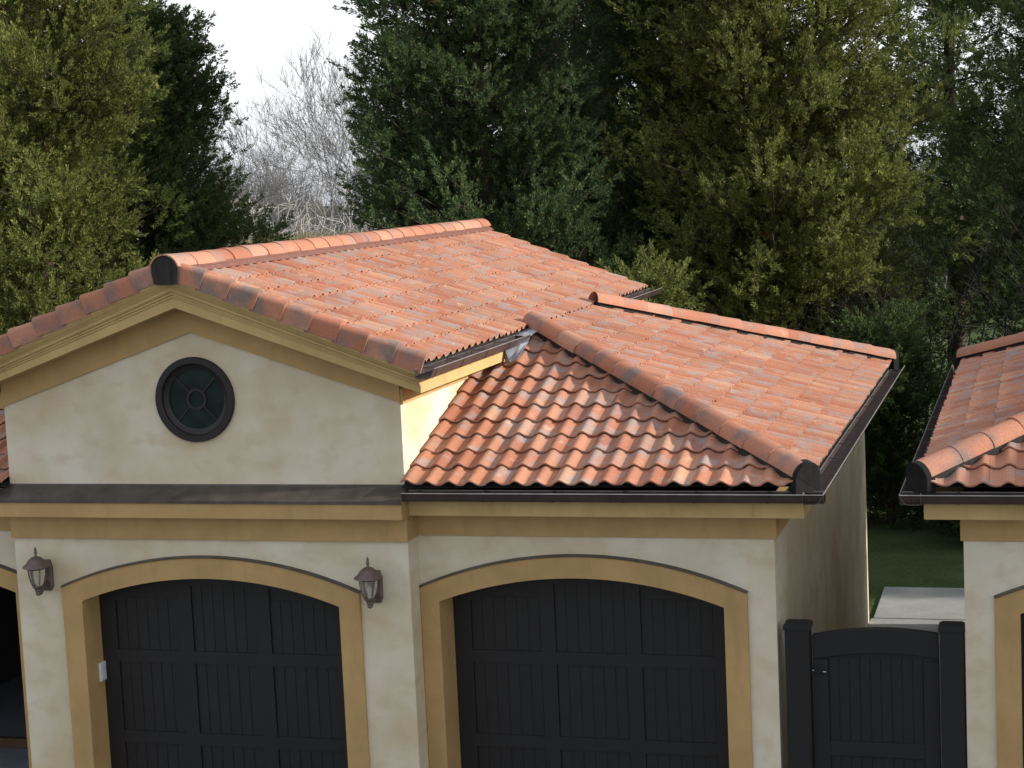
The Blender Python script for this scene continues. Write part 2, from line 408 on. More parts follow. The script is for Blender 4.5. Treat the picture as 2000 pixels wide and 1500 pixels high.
def wing(parent, x0, sx, closed=True):
    fx = lambda p: (x0+sx*p[0], p[1], p[2])
    cx = .183+WD
    oo = arch(cx, WD, 2.26, .236)
    w = wall_front(fx, (0.0, WG, [(WG, 3.2), (0.0, 3.2)]), oo, D)
    w.add([(WG, D, 0), (WG, DW, 0), (WG, DW, 3.2), (WG, D, 3.2)], [(0, 1, 2, 3)])
    w.add([(WG, DW, 0), (0, DW, 0), (0, DW, 3.2), (WG, DW, 3.2)], [(0, 1, 2, 3)])
    w.build("wall", M['stucco'], parent)
    door_trim(fx, parent, cx, D, .38, .002, 2.988)
    if closed: garage_door(fx, parent, cx, D+.38)
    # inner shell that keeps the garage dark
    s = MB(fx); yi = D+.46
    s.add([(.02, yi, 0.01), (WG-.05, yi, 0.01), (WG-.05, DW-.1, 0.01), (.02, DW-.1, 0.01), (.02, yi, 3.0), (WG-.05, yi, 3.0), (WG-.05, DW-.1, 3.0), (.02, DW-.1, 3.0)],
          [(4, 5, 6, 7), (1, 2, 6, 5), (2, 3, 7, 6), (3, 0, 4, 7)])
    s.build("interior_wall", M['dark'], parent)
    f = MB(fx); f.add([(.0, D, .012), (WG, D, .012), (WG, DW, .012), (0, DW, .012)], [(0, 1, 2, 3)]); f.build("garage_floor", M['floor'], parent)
    # frieze board, soffit, fascia
    fr = MB(fx)
    fr.sweep(None, [[(q[0], q[1], z) for q, z in zip(((a, bb), (a2, b2), (a2, b2), (a, bb)), (2.868, 2.868, 3.10, 3.10))]
        for a, bb, a2, b2 in ((.0, D, .0, D-.025), (WG, D, WG+.025, D-.025), (WG, DW, WG+.025, DW+.025), (0.0, DW, 0.0, DW+.025))], True, True)
    fr.build("frieze", M['tan'], parent, bevel=.003)
    fa = MB(fx)
    fa.sweep(None, [[(q[0], q[1], z) for q, z in zip(((a, bb), (a2, b2), (a2, b2), (a, bb)), (3.10, 3.10, 3.25, 3.25))]
        for a, bb, a2, b2 in ((.0295, D, .0295, D-.30), (WG, D, WG+.30, D-.30), (WG, DW, WG+.30, DW+.30), (0.0, DW, 0.0, DW+.30))], True, True)
    fa.build("fascia", M['yellow'], parent, bevel=.004)
    # roof
    h = x0+sx*0
    def P(q): return Vector(fx(q))
    hipn = Vector((sx*1, 1, 0)).normalized(); hpt = P((EX, YF, ZW))
    hbn = Vector((-sx*1, 1, 0)).normalized(); hbt = P((EX, YB, ZW))
    n_f = (0, -ST, CT); n_r = (ST, 0, CT)
    inner = (P((0.005, 0, 0)), Vector((-sx, 0, 0)))
    cf = (P((EX-.055, YF+.055, 0)), Vector((sx, -1, 0)).normalized()); cb_ = (P((EX-.055, YB-.055, 0)), Vector((sx, 1, 0)).normalized())
    nr = 11; ex_ = (EX-EO)/CT/nr
    roof = MB(fx)
    q = .03
    roof.add([(EX-.08, YF+.08, ZW+SL*.05-q), (EX-.08, YB-.08, ZW+SL*.05-q), (EO, YB-(EX-EO), ZE-q), (EO, YF+(EX-EO), ZE-q), (0, YF+.03, ZW-q), (0, YB-.03, ZW-q), (0, YF+(EX-EO), ZE-q), (0, YB-(EX-EO), ZE-q)],
             [(0, 1, 2, 3), (0, 3, 6, 4), (1, 5, 7, 2)])
    rf = roof.build("roof", M['deck'], parent)
    tile_field(fx, (0.0, YF, ZW), (1, 0, 0), (0, CT, ST), n_f, 18, nr, .2, ex_, [(hpt, hipn), inner, cf], rf, "roof_tiles")
    tile_field(fx, (EX-.065, YF-.01, ZW+SL*.065), (0, 1, 0), (-CT, 0, ST), n_r, 47, nr, .1963, ex_-.065/CT/nr, [(hpt, -hipn), (hbt, hbn), cf, cb_], rf, "roof_tiles", last_over=True)
    tile_field(fx, (0.0, YB, ZW), (1, 0, 0), (0, -CT, ST), (0, ST, CT), 18, nr, .2, ex_, [(hbt, -hbn), inner, cb_], rf, "roof_tiles", seg=6)
    up = .055
    for ys, sg, tz in ((YF, 1, .02), (YB, -1, .02)):
        lo = (EX-.085, ys+sg*.085, ZW+SL*.085+up); hi = (EO-.04, ys+sg*(EX-EO+.04), ZE+SL*.04+up)
        hc = cap_run(fx, lo, hi, .125, .36, "hip_cap", rf, "hip" if ys == YF else "cap")
        d = (Vector(hi)-Vector(lo)).normalized(); a = d.cross(Vector((0, 0, 1))).normalized(); u_ = a.cross(d)
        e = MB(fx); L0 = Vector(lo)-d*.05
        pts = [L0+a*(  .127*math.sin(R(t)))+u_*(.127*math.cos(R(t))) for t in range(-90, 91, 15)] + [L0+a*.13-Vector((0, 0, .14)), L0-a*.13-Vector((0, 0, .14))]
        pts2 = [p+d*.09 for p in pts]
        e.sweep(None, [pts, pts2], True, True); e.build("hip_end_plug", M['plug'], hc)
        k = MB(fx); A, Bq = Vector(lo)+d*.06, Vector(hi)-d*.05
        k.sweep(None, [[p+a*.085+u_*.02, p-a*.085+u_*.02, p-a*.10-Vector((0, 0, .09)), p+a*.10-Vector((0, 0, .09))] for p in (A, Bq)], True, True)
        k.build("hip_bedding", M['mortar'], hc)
    zt = 3.328
    gf = gutter(fx, lambda s, o, z: (s, D-o, zt+z), .031, WG+.484, parent)
    gr = gutter(fx, lambda s, o, z: (WG+o, s, zt+z+.0015), D-.478, YB+.30, parent, step=.9)
    return fx

def main_block(parent, ox):
    fx = lambda p: (ox+p[0], p[1], p[2])
    wcx, wcz, wr = XM+.003, 4.163, .375
    wtop = lambda x: 4.47+SL*(0-XM) - SL*abs(x-XM)
    dcx = XM+.006
    oo = arch(dcx, WD, 2.26, .236)
    w = wall_front(fx, (XL, 0.0, [(0.0, wtop(0)), (XM, wtop(XM)), (XL, wtop(XL))]), oo, 0.0, (wcx, wcz, wr))
    for x in (XL, 0.0): w.add([(x, 0, 0), (x, DW, 0), (x, DW, wtop(0)), (x, 0, wtop(0))], [(0, 1, 2, 3)])
    w.add([(XL, DW, 0), (0, DW, 0), (0, DW, wtop(0)), (XM, DW, wtop(XM)), (XL, DW, wtop(0))], [(0, 1, 2, 3, 4)])
    w.build("wall", M['stucco'], parent)
    door_trim(fx, parent, dcx, 0.0, .31, -3.49, -.478)
    garage_door(fx, parent, dcx, .31)
    # round window
    n = 48
    def ring(r, y, z0=0): return [fx((wcx+r*math.cos(2*math.pi*i/n), y, wcz+r*math.sin(2*math.pi*i/n))) for i in range(n)]
    b = MB(); b.sweep(None, [ring(.392, .0), ring(.392, -.03), ring(.385, -.038), ring(.335, -.038), ring(.325, -.028), ring(.325, .0), ring(.295, .012), ring(.275, .018), ring(.275, .05)], True, False)
    win = b.build("round_window", M['frame'], parent, smooth=30)
    b = MB(); b.add([fx((wcx+.29*math.cos(2*math.pi*i/n), .03, wcz+.29*math.sin(2*math.pi*i/n))) for i in range(n)], [tuple(range(n))]); b.build("pane", M['pane'], win)
    b = MB(); b.sweep(None, [ring(.10, .028), ring(.10, .016), ring(.075, .016), ring(.075, .028)], True, False)
    for k in range(4):
        t = R(45+90*k); c, s_ = math.cos(t), math.sin(t)
        vs = []
        for y in (.018, .029):
            for rr, ww in ((.099, .008), (.278, .008)):
                for q in (-1, 1): vs.append(fx((wcx+c*rr-s_*ww*q, y, wcz+s_*rr+c*ww*q)))
        b.add(vs, [(0, 1, 3, 2), (4, 6, 7, 5), (0, 2, 6, 4), (1, 5, 7, 3), (0, 4, 5, 1), (2, 3, 7, 6)])
    b.build("muntin", M['frame'], win)
    # belt course over the door
    b = MB(fx); b.box(XL-.028, .028, -.203, -.0005, 3.093, 3.258); belt = b.build("belt_course", M['tan'], parent, bevel=.004)
    b = MB(fx); e0, e1 = XL-.036, .036
    pr = [(-.212, 3.232), (-.220, 3.235), (-.220, 3.262), (-.205, 3.272), (-.012, 3.364), (-.002, 3.378), (-.001, 3.3), (-.198, 3.2595), (-.21, 3.254)]
    xs = [e0+(e1-e0)*i/14 for i in range(15)]
    rr = []
    for x in xs:
        j = RND.uniform(-.003, .003); rr.append([(x, p[0]+(j if 1 <= i <= 3 else 0), p[1]+(j if 2 <= i <= 4 else 0)) for i, p in enumerate(pr)])
    b.sweep(None, rr, True, True); b.build("belt_flashing", M['flash'], belt, smooth=30)
    b = MB(fx); b.box(XL-.002, .004, -.035, -.0006, 2.862, 3.0925)
    b.box(-.0, .012, -.034, D-.03, 2.862, 3.10); b.box(XL-.012, XL+.0, -.034, D-.03, 2.862, 3.10)
    b.build("frieze", M['tan'], parent, bevel=.003)
    # gable cornice: sheared profile swept along both rakes, front and rear
    prof = [(0.001, .0), (.30, .0), (.30, .082), (.312, .088), (.312, .106), (.328, .112), (.328, .128), (.345, .136), (.352, .15), (.352, .162), (.385, .205), (.405, .235), (.405, .262), (0.001, .262)]
    cb = 4.231
    for front in (True, False):
        yy = (lambda o: -o) if front else (lambda o: DW+o)
        b = MB(fx); st = [(XL-.30, cb, .74), (XM, cb+.348*(.30-XM), 1.10), (.30, cb, .74)]
        b.sweep(None, [[(x, yy(o), z+dz*k) for o, dz in prof] for x, z, k in st], True, True)
        b.build("cornice", M['yellow'], parent)
        b = MB(fx); fz = 4.118
        for sgn in (1,):
            st2 = [(XL-.004, fz), (XM, fz+SL*(.0-XM)), (.004, fz)]
            b.sweep(None, [[(x, yy(o), z+dz) for o, dz in ((.0006, 0), (.03, 0), (.03, .30), (.0006, .30))] for x, z in st2], True, True)
        b.build("frieze", M['tan'], parent)
    for sg, xw in ((1, 0.0), (-1, XL)):
        b = MB(fx)
        X = lambda a: xw+sg*a
        b.sweep(None, [[(X(.27), y, 4.231), (X(.303), y, 4.229), (X(.303), y, 4.392), (X(.27), y, 4.392)] for y in (-.299, DW+.299)], True, True)
        b.sweep(None, [[(X(.002), y, 4.238), (X(.271), y, 4.236), (X(.271), y, 4.25), (X(.002), y, 4.25)] for y in (.002, DW-.002)], True, True)
        b.build("fascia", M['yellow'], parent, bevel=.004)
        b = MB(fx); b.sweep(None, [[(X(.0006), y, 4.10), (X(.03), y, 4.10), (X(.03), y, 4.234), (X(.0006), y, 4.234)] for y in (-.02, DW+.02)], True, True); b.build("frieze", M['tan'], parent)
    # roof
    b = MB(fx); q = .03; y0, y1 = -.33, DW+.33
    b.add([(EO-.07, y0, ZE+SM*.05-q), (EO-.07, y1, ZE+SM*.05-q), (XM, y1, ZR-q), (XM, y0, ZR-q), (XL-EO+.07, y0, ZE+SM*.05-q), (XL-EO+.07, y1, ZE+SM*.05-q)], [(0, 1, 2, 3), (3, 2, 5, 4)])
    rf = b.build("roof", M['deck'], parent)
    EM = .045; ex_ = (EO-EM-XM-.165)/CM/8
    tile_field(fx, (EO-EM, -.29, ZE+SM*EM), (0, 1, 0), (-CM, 0, SN), (SN, 0, CM), 47, 8, (DW+.31+.29)/47, ex_, None, rf, "roof_tiles", last_over=False)
    tile_field(fx, (XL-EO+EM, -.29, ZE+SM*EM), (0, 1, 0), (CM, 0, SN), (-SN, 0, CM), 47, 8, (DW+.31+.29)/47, ex_, None, rf, "roof_tiles", seg=8, last_over=False)
    zc = 5.363; rc = cap_run(fx, (XM, -.455, zc), (XM, DW+.45, zc), .145, .40, "ridge_cap", rf, "cap", 152)
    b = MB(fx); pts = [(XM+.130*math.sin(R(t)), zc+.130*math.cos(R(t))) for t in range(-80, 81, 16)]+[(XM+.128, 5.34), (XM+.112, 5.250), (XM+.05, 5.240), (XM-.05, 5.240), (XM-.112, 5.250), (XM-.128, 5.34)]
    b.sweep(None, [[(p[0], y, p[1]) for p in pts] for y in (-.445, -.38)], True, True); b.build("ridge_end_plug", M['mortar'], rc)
    b = MB(fx)
    for sg in (1, -1):
        b.sweep(None, [[(XM+sg*.130, y, zc+.045), (XM+sg*.142, y, zc+.02), (XM+sg*.165, y, ZR-SM*.165+.052), (XM+sg*.20, y, ZR-SM*.20+.030), (XM+sg*.12, y, ZR-.07), (XM+sg*.12, y, zc)] for y in (-.36, DW+.36)], True, True)
    b.build("ridge_flashing", M['fill'], rc)
    # rake tiles
    for yb_, sy in ((-.29, -1),):
        b = MB(fx)
        for sg in (1, -1):
            xe = EO-.03 if sg == 1 else XL-EO+.03
            v = Vector((-sg*CM, 0, SN)); n_ = Vector((sg*SN, 0, CM)); o_ = Vector((0, sy, 0)); O = Vector((xe, yb_, ZE+SM*.03))
            tot = (EO-XM-.12)/CM; cnt = 9; ex9 = tot/cnt
            for i in range(cnt):
                j = RND.uniform(-.004, .004); vs = []
                for s, k in ((0, 1.0), (.02, 1.0), (ex9*.5, .90), (ex9+.04, .78)):
                    lift = .022*(k-.78)/.22
                    pr = []
                    for t in range(-70, 91, 16): pr.append((.055+.058*k*math.sin(R(t)), .028+.062*k*math.cos(R(t))))
                    pr += [(.055+.059*k, .0), (.055+.060*k, -.045), (.055+.061*k, -.095)]
                    for a, h in pr: vs.append(O+o_*(a+.022+j)+v*(i*ex9+s)+n_*(h+lift))
                m_ = len(pr)
                for a, h in pr: vs.append(O+o_*((a-.055)*.86+.055+.022+j)+v*(i*ex9)+n_*(h*.86+.012))
                fs = [(q_*m_+k, q_*m_+k+1, (q_+1)*m_+k+1, (q_+1)*m_+k) for q_ in range(3) for k in range(m_-1)]
                fs += [(4*m_+k, 4*m_+k+1, k+1, k) for k in range(m_-1)]
                b.add(vs, fs)
        b.build("rake_tiles", M['hip'], rf, smooth=40, recalc=False)
    # eave gutters (interrupted where the wing roofs run up into the main slope)
    for sg, xw in ((1, 0.0), (-1, XL)):
        f = lambda s, o, z: (xw+sg*o, s, 4.452+z)
        gutter(fx, f, -.455, 2.66, parent, step=.75)
        gutter(fx, f, 6.25, DW+.68, parent, step=.9)
        z = MB(fx); X = lambda a: xw+sg*a
        z.add([(X(.312), 2.27, 4.205), (X(.312), 2.27, 4.362), (X(.50), 2.06, 4.272), (X(.505), 2.46, 4.398), (X(.312), 2.66, 4.372), (X(.40), 2.15, 4.225), (X(.41), 2.38, 4.378),
               (X(.312), 2.67, 4.448), (X(.47), 2.67, 4.44), (X(.53), 3.0, 4.505), (X(.312), 3.12, 4.51)],
              [(0, 5, 6, 1), (5, 2, 3, 6), (1, 6, 4), (6, 3, 8, 4), (7, 8, 9, 10)])
        zz = z.build("valley_flashing", M['zinc'], parent, recalc=True)
        sm = zz.modifiers.new("thick", 'SOLIDIFY'); sm.thickness = .004

# ------------------------------------------------------------------ garage blocks
house = tag(empty("garage_building"), "cream stucco garage with orange tile roofs and round gable window", "garage")
main_block(house, 0.0)
wing(house, 0.0, 1)
wing(house, XL, -1, closed=False)
OX = 4.8101+WG-XL
nb = tag(empty("garage_building", (4.81, D, 0)), "neighbouring tiled garage cut off by the right edge, beyond the black gate", "garage")
class Off:
    pass
nb_in = nb
_before = set(bpy.data.objects)
main_block(nb, OX)
wing(nb, 4.8101+WG, -1)
for o in set(bpy.data.objects)-_before:
    if o.parent is nb: o.location = (-4.81, -D, 0)

# things in the open garage at the left edge
b = MB(); b.box(-6.6, -4.6, 2.2, 2.29, .014, .12); tag(b.build("wooden_beam", M['wood'], None, bevel=.008), "dark brown board lying on the floor of the open left garage", "board")

# ------------------------------------------------------------------ lanterns, keypad, gate
def lantern(x, z, label):
    t = tag(empty("wall_lantern", (x, 0, z)), label, "wall lamp", "bronze lanterns either side of the arched door")
    y = -.185
    b = MB(); b.lathe([(.001, -.075), (.125, -.105), (.128, -.112), (.122, -.118), (.118, -.113), (.085, -.085), (.001, -.08)], (0, y, 0), 24)
    b = MB(); b.lathe([(.012, .0), (.018, -.008), (.045, -.016), (.078, -.045), (.096, -.075), (.128, -.098), (.131, -.106), (.124, -.110), (.10, -.092), (.09, -.09)], (0, y, -.062), 24)
    b.lathe([(.001, .075), (.006, .07), (.014, .045), (.009, .036), (.016, .026), (.016, .010), (.009, .004), (.011, -.012)], (0, y, -.052), 12)
    cap = b.build("lamp_cap", M['lantern'], t, smooth=35)
    b = MB(); b.lathe([(.088, -.160), (.094, -.164), (.094, -.176), (.083, -.186), (.079, -.19)], (0, y, 0), 24)
    for k in range(6):
        a = R(60*k+20); c, s = math.cos(a), math.sin(a)
        b.tube([(c*.084, y+s*.084, -.185), (c*.078, y+s*.078, -.25), (c*.062, y+s*.062, -.32), (c*.045, y+s*.045, -.352)], .0045, 5)
    b.lathe([(.046, -.348), (.052, -.352), (.05, -.362), (.036, -.374), (.03, -.386), (.034, -.395), (.022, -.408), (.026, -.42), (.022, -.436), (.006, -.446)], (0, y, 0), 18)
    b.build("lamp_cage", M['lantern'], t, smooth=35)
    b = MB(); b.lathe([(.078, -.186), (.073, -.25), (.057, -.32), (.042, -.35)], (0, y, 0), 24); b.build("lamp_glass", M['lglass'], t, smooth=60)
    b = MB(); b.lathe([(.001, -.23), (.014, -.245), (.02, -.275), (.014, -.30), (.01, -.35)], (0, y, 0), 12); b.build("bulb", M['bulb'], t, smooth=60)
    b = MB()
    pl = [(-.042, -.432), (.042, -.432), (.064, -.39), (.064, -.20), (.042, -.135), (-.042, -.135), (-.064, -.20), (-.064, -.39)]
    b.sweep(None, [[(p[0], -.001, p[1]) for p in pl], [(p[0], -.028, p[1]) for p in pl], [(p[0]*.75, -.04, -.285+(p[1]+.285)*.8) for p in pl]], True, True)
    b.build("back_plate", M['lantern'], t)
    b = MB()
    pts = [(0, -.035, -.33), (0, -.075, -.352), (0, -.115, -.395), (0, -.15, -.415), (0, y, -.40)]
    b.tube(pts, .012, 8); b.tube([(0, -.035, -.37), (0, -.07, -.385), (0, -.10, -.415), (0, -.13, -.44), (0, -.165, -.435), (0, y+.002, -.42)], .008, 8)
    b.build("scroll_arm", M['lantern'], t, smooth=40)
lantern(-3.645, 2.785, "bronze wall lantern left of the middle garage door")
lantern(-.322, 2.735, "bronze wall lantern between the two closed garage doors")

b = MB(); xk = XM+.006-WD
b.box(xk, xk+.028, .175, .285, 1.415, 1.60); kp = b.build("door_keypad", M['white'], None, bevel=.008)
tag(kp, "white keypad box on the left jamb of the middle garage door", "keypad")
b = MB(); b.box(xk+.0275, xk+.033, .195, .265, 1.44, 1.53); b.build("key_cover", M['white'], kp, bevel=.002)

g = tag(empty("side_gate", (4.03, D, 0)), "black arched wooden gate between the two garages", "gate")
gy = D+.06
def gate_post(xa, xb, zt):
    b = MB(); b.box(xa-4.03, xb-4.03, -.0, .20, 0, zt-.05); p = b.build("post", M['gate'], g, bevel=.006)
    c = MB(); xa -= 4.03; xb -= 4.03; e = .012
    c.sweep(None, [[(xa-e+i, -e+i, z), (xb+e-i, -e+i, z), (xb+e-i, .20+e-i, z), (xa-e+i, .20+e-i, z)] for z, i in ((zt-.055, 0), (zt-.02, 0), (zt+.0, .03))], True, True)
    c.build("post_cap", M['gate'], p, bevel=.003)
gate_post(3.295, 3.505, 2.12); gate_post(4.60, 4.795, 2.135)
b = MB(); xa, xb = 3.525-4.03, 4.585-4.03
pts = [(xa+(xb-xa)*i/20, 1.998+.035*i/20+.052*(1-((i-10)/10)**2)) for i in range(21)]
b.add([(p[0], .08, p[1]) for p in pts]+[(xb, .08, .05), (xa, .08, .05)]+[(p[0], .115, p[1]) for p in pts]+[(xb, .115, .05), (xa, .115, .05)],
      [tuple(range(23)), tuple(range(45, 22, -1))]+[(i, (i+1) % 23, 23+(i+1) % 23, 23+i) for i in range(23)])
pan = b.build("gate_panel", M['gate'], g)
b = MB()
b.sweep(None, [[(p[0], .055, p[1]-.20), (p[0], .055, p[1]+.012), (p[0], .13, p[1]+.012), (p[0], .0795, p[1]-.20)] for p in pts], True, True)
for x0_, x1_ in ((xa, xa+.13), (xb-.13, xb)): b.box(x0_, x1_, .056, .0798, .05, 1.80)
b.box(xa+.13, xb-.13, .0565, .0798, .05, .22); b.box(xa+.13, xb-.13, .0565, .0798, .95, 1.08)
b.build("gate_frame", M['gate'], g, bevel=.004)
b = MB(); k = 9; wd = (xb-xa-.26)/k
for i in range(k): b.box(xa+.13+i*wd+.005, xa+.13+(i+1)*wd-.005, .074, .0799, .22, 1.82)
b.build("gate_boards", M['gate'], g)
b = MB(); b.box(xa-.06, xa+.09, .035, .0555, 1.685, 1.715); b.tube([(xa+.06, .05, 1.70), (xa+.06, .02, 1.70), (xa+.085, .015, 1.70)], .008, 8); b.build("latch", M['gate'], g)
b = MB(); b.tube([(xa+.088, .032, 1.70), (xa+.115, .030, 1.697)], .006, 8); b.tube([(xa+.0, .034, 1.708), (xa+.012, .032, 1.708)], .005, 8); b.build("latch_pin", M['brass'], g)

# ------------------------------------------------------------------ ground
def sheet(name, pts, mat, z, th=0.0):
    b = MB(); b.add([(p[0], p[1], z) for p in pts], [tuple(range(len(pts)))])
    return tag(b.build(name, mat, None, recalc=False), kind='structure')
b = MB(); N = 60
gx = np.linspace(-260, 260, N+1); gyy = np.linspace(-60, 460, N+1)
def gz(x, y):
    t = max(0, (y-70)/200); return -0.0+0.6*min(1, t)**1.3*(1+.25*math.sin(x*.03+1))
vs = [(x, y, gz(x, y)) for y in gyy for x in gx]
b.add(vs, [(j*(N+1)+i, j*(N+1)+i+1, (j+1)*(N+1)+i+1, (j+1)*(N+1)+i) for j in range(N) for i in range(N)])
tag(b.build("ground", M['lawn'], None, smooth=60, recalc=False), kind='structure')
sheet("driveway", [(-25, -40), (30, -40), (30, -.0), (4.8, .2), (3.2, .2), (-25, -.0)], M['drive'], .004)
b = MB(); b.box(3.27, 7.2, 8.95, 10.76, -.02, .03); 
tag(b.build("concrete_path", M['conc'], None, bevel=.006), kind='structure')
b = MB(); b.box(3.235, 4.808, .32, 8.94, -.02, .022); tag(b.build("side_path", M['conc'], None, bevel=.006), kind='structure')

# ------------------------------------------------------------------ vegetation
def np_mesh(name, V, F, mat, parent, k=4):
    me = bpy.data.meshes.new(name); nv, nf = len(V), len(F)
    me.vertices.add(nv); me.vertices.foreach_set("co", np.asarray(V, np.float32).ravel())
    me.loops.add(nf*k); me.loops.foreach_set("vertex_index", np.asarray(F, np.int32).ravel())
    me.polygons.add(nf); me.polygons.foreach_set("loop_start", np.arange(0, nf*k, k, dtype=np.int32))
    me.materials.append(mat); me.update(calc_edges=True); me.validate()
    return link(bpy.data.objects.new(name, me), parent)
def prisms(P0, P1, r0, r1, n=3):
    P0, P1 = np.asarray(P0, float), np.asarray(P1, float); r0 = np.asarray(r0, float); r1 = np.asarray(r1, float)
    d = P1-P0; d /= np.linalg.norm(d, axis=1)[:, None]+1e-9
    ref = np.where(np.abs(d[:, 2:3]) < .9, np.array([[0, 0, 1.]]), np.array([[1., 0, 0]]))
    a = np.cross(d, ref); a /= np.linalg.norm(a, axis=1)[:, None]+1e-9; b_ = np.cross(d, a)
    V = np.empty((len(P0), 2*n, 3)); F = []
    for j in range(n):
        t = 2*math.pi*j/n; o = a*math.cos(t)+b_*math.sin(t)
        V[:, j] = P0+o*r0[:, None]; V[:, n+j] = P1+o*r1[:, None]
    base = (np.arange(len(P0))*2*n)[:, None]
    for j in range(n):
        k = (j+1) % n; F.append(base+np.array([[j, k, n+k, n+j]]))
    return V.reshape(-1, 3), np.stack(F, 1).reshape(-1, 4)
def unit(a): return a/(np.linalg.norm(a, axis=1)[:, None]+1e-9)
def sprigs(rng, C, S, Dr, per, ln=(.036, .085), wd=.175):
    """leaf-sized rhombs in small feathery tufts; the tufts sit around each clump C of size S"""
    k = np.maximum(3, (9*(S/.35)**2).astype(int)); ci = np.repeat(np.arange(len(C)), k); n = len(ci)
    g = unit(rng.normal(size=(n, 3))); P = C[ci]+g*((rng.random(n)**.5)*S[ci])[:, None]
    T = unit(Dr[ci]*.6+g*.55+np.array([0, 0, .38])+rng.normal(size=(n, 3))*.25); TL = rng.uniform(.14, .34, n)
    m_ = np.maximum(5, (per*2.5*TL/.24).astype(int)); ti = np.repeat(np.arange(n), m_); N = len(ti)
    q = rng.random(N); r_ = unit(rng.normal(size=(N, 3)))
    B = P[ti]+T[ti]*(q*TL[ti])[:, None]+r_*(rng.random(N)*(.062-.045*q))[:, None]
    d = unit(T[ti]*.8+r_*.55); L = rng.uniform(ln[0], ln[1], N); s = unit(np.cross(d, rng.normal(size=(N, 3))))
    W = (L*wd*rng.uniform(.7, 1.3, N))[:, None]; L = L[:, None]
    V = np.stack([B, B+d*L*.5+s*W, B+d*L, B+d*L*.5-s*W], 1).reshape(-1, 3)
    return V, np.arange(4*N).reshape(-1, 4)
def cedar(x, y, h, rad, seed, label, leaf, zlow=1.0, nbr=150, power=.5, dens=62, lean=(0, 0), top=99, lobe=1.0, void=.25, name="cedar_tree", cat="tree", group="cedars behind the garages", squash=1.0, gaps=0.0):
    rng = np.random.default_rng(seed)
    t = tag(empty(name, (x, y, 0)), label, cat, group)
    segs0, segs1, ra, rb = [], [], [], []
    nz = 9; tp = np.array([[lean[0]*(k/nz)+rng.normal()*.06, lean[1]*(k/nz)+rng.normal()*.06, h*.97*k/nz] for k in range(nz+1)]); tp[0, :2] = 0
    tr = lambda k: (.04+.012*h)*(1-k/nz)**.8+.012
    for k in range(nz): segs0.append(tp[k]); segs1.append(tp[k+1]); ra.append(tr(k)); rb.append(tr(k+1))
    V, F = prisms(segs0, segs1, ra, rb, 7); np_mesh("trunk", V, F, M['bark'], t)
    C, S, Dr = [], [], []; s0, s1, r0, r1 = [], [], [], []
    lob = rng.uniform(0, 6.28, 4)
    for i in range(nbr):
        u = (i+rng.random())/nbr; z = zlow+(h-zlow)*u
        s = (z-zlow)/(h-zlow)
        env = rad*min(1, .62+s*2.2)*(1-s)**power
        az = rng.uniform(0, 6.283)
        env *= 1+lobe*(.16*math.sin(2*az+lob[0]+z*.8)+.12*math.sin(3*az+lob[1]-z*1.3)+.10*math.sin(z*2.1+lob[2]+az))
        L = max(.35, env*rng.uniform(.76, 1.03)); rise = L*rng.uniform(.18, .62)
        if rng.random() < gaps: L *= .55
        c = np.array([math.cos(az), math.sin(az)*squash, 0]); k = z/h*nz; k0 = min(nz-1, int(k)); B = tp[k0]+(tp[k0+1]-tp[k0])*(k-k0)
        B[2] = max(.1, B[2]-rise*.6)
        pt = lambda q: B+c*L*q+np.array([0, 0, rise*q**1.6])
        qs = [0, .3, .6, 1.0]; br = .007+.007*L
        for a in range(3): s0.append(pt(qs[a])); s1.append(pt(qs[a+1])); r0.append(br*(1-.8*qs[a])); r1.append(br*(1-.8*qs[a+1]))
        if z > top: continue
        nc = int(4+L*2.9)
        for q in rng.uniform(.08, 1.06, nc)**.72:
            off = rng.normal(size=3)*np.array([.20, .20, .18])*(.5+.5*L/2)*(1.15-.5*q)
            p = pt(q)+off
            if q > .58 and math.sin(p[0]*3.4+lob[0])+math.sin(p[1]*3.1+lob[1])+math.sin(p[2]*3.7+lob[2]+p[0]) < -1.5+void*2: continue
            C.append(p); S.append(rng.uniform(.22, .48)*(1.1-.25*q)); Dr.append(c+np.array([0, 0, .35])+off*.6)
            s0.append(pt(min(1, q))*.75+p*.25); s1.append(p); r0.append(.008); r1.append(.004)
    V, F = prisms(s0, s1, r0, r1, 4); np_mesh("limbs", V, F, M['bark'], t)
    V, F = sprigs(rng, np.array(C), np.array(S), np.array(Dr), dens); np_mesh("crown", V, F, leaf, t)
    return t

# left group, centre trio, right pair: each stands a little farther back than its left neighbour
cedar(-10.9, 12.7, 16, 2.5, 11, "olive green cedar at the left edge of the photo, sunlit crown", LEAF[0], .6, 340, .36, 17, lobe=.7, void=.36)
cedar(-11.2, 17.2, 9.9, 3.0, 12, "dark ragged cedar beside the gap with open sky, left of the bare tree", LEAF[2], .3, 340, .42, 18, lobe=.5, void=.25)
cedar(-15.6, 19.5, 15, 3.0, 17, "shadowed cedar half hidden behind the sunlit cedar at the left edge", LEAF[1], .6, 200, .4, 15)
cedar(-4.0, 15.9, 16.5, 2.85, 13, "dense dark cedar right of the bare tree, rising behind the main ridge", LEAF[1], .05, 470, .46, 19, lobe=.25, void=.2)
cedar(-1.5, 19.8, 16.5, 2.9, 14, "shaded green cedar in the middle, standing between two other tall cedars", LEAF[1], .4, 330, .34, 18, lobe=.7, void=.25)
cedar(-3.9, 23.0, 15.5, 2.6, 18, "shaded cedar glimpsed behind the two dark cedars in the middle", LEAF[1], .5, 220, .34, 15, lobe=.6)
cedar(.95, 18.2, 17.5, 3.3, 15, "sunlit olive cedar behind the right end of the hipped roof", LEAF[0], 2.2, 430, .38, 18, lobe=.4, void=.38)
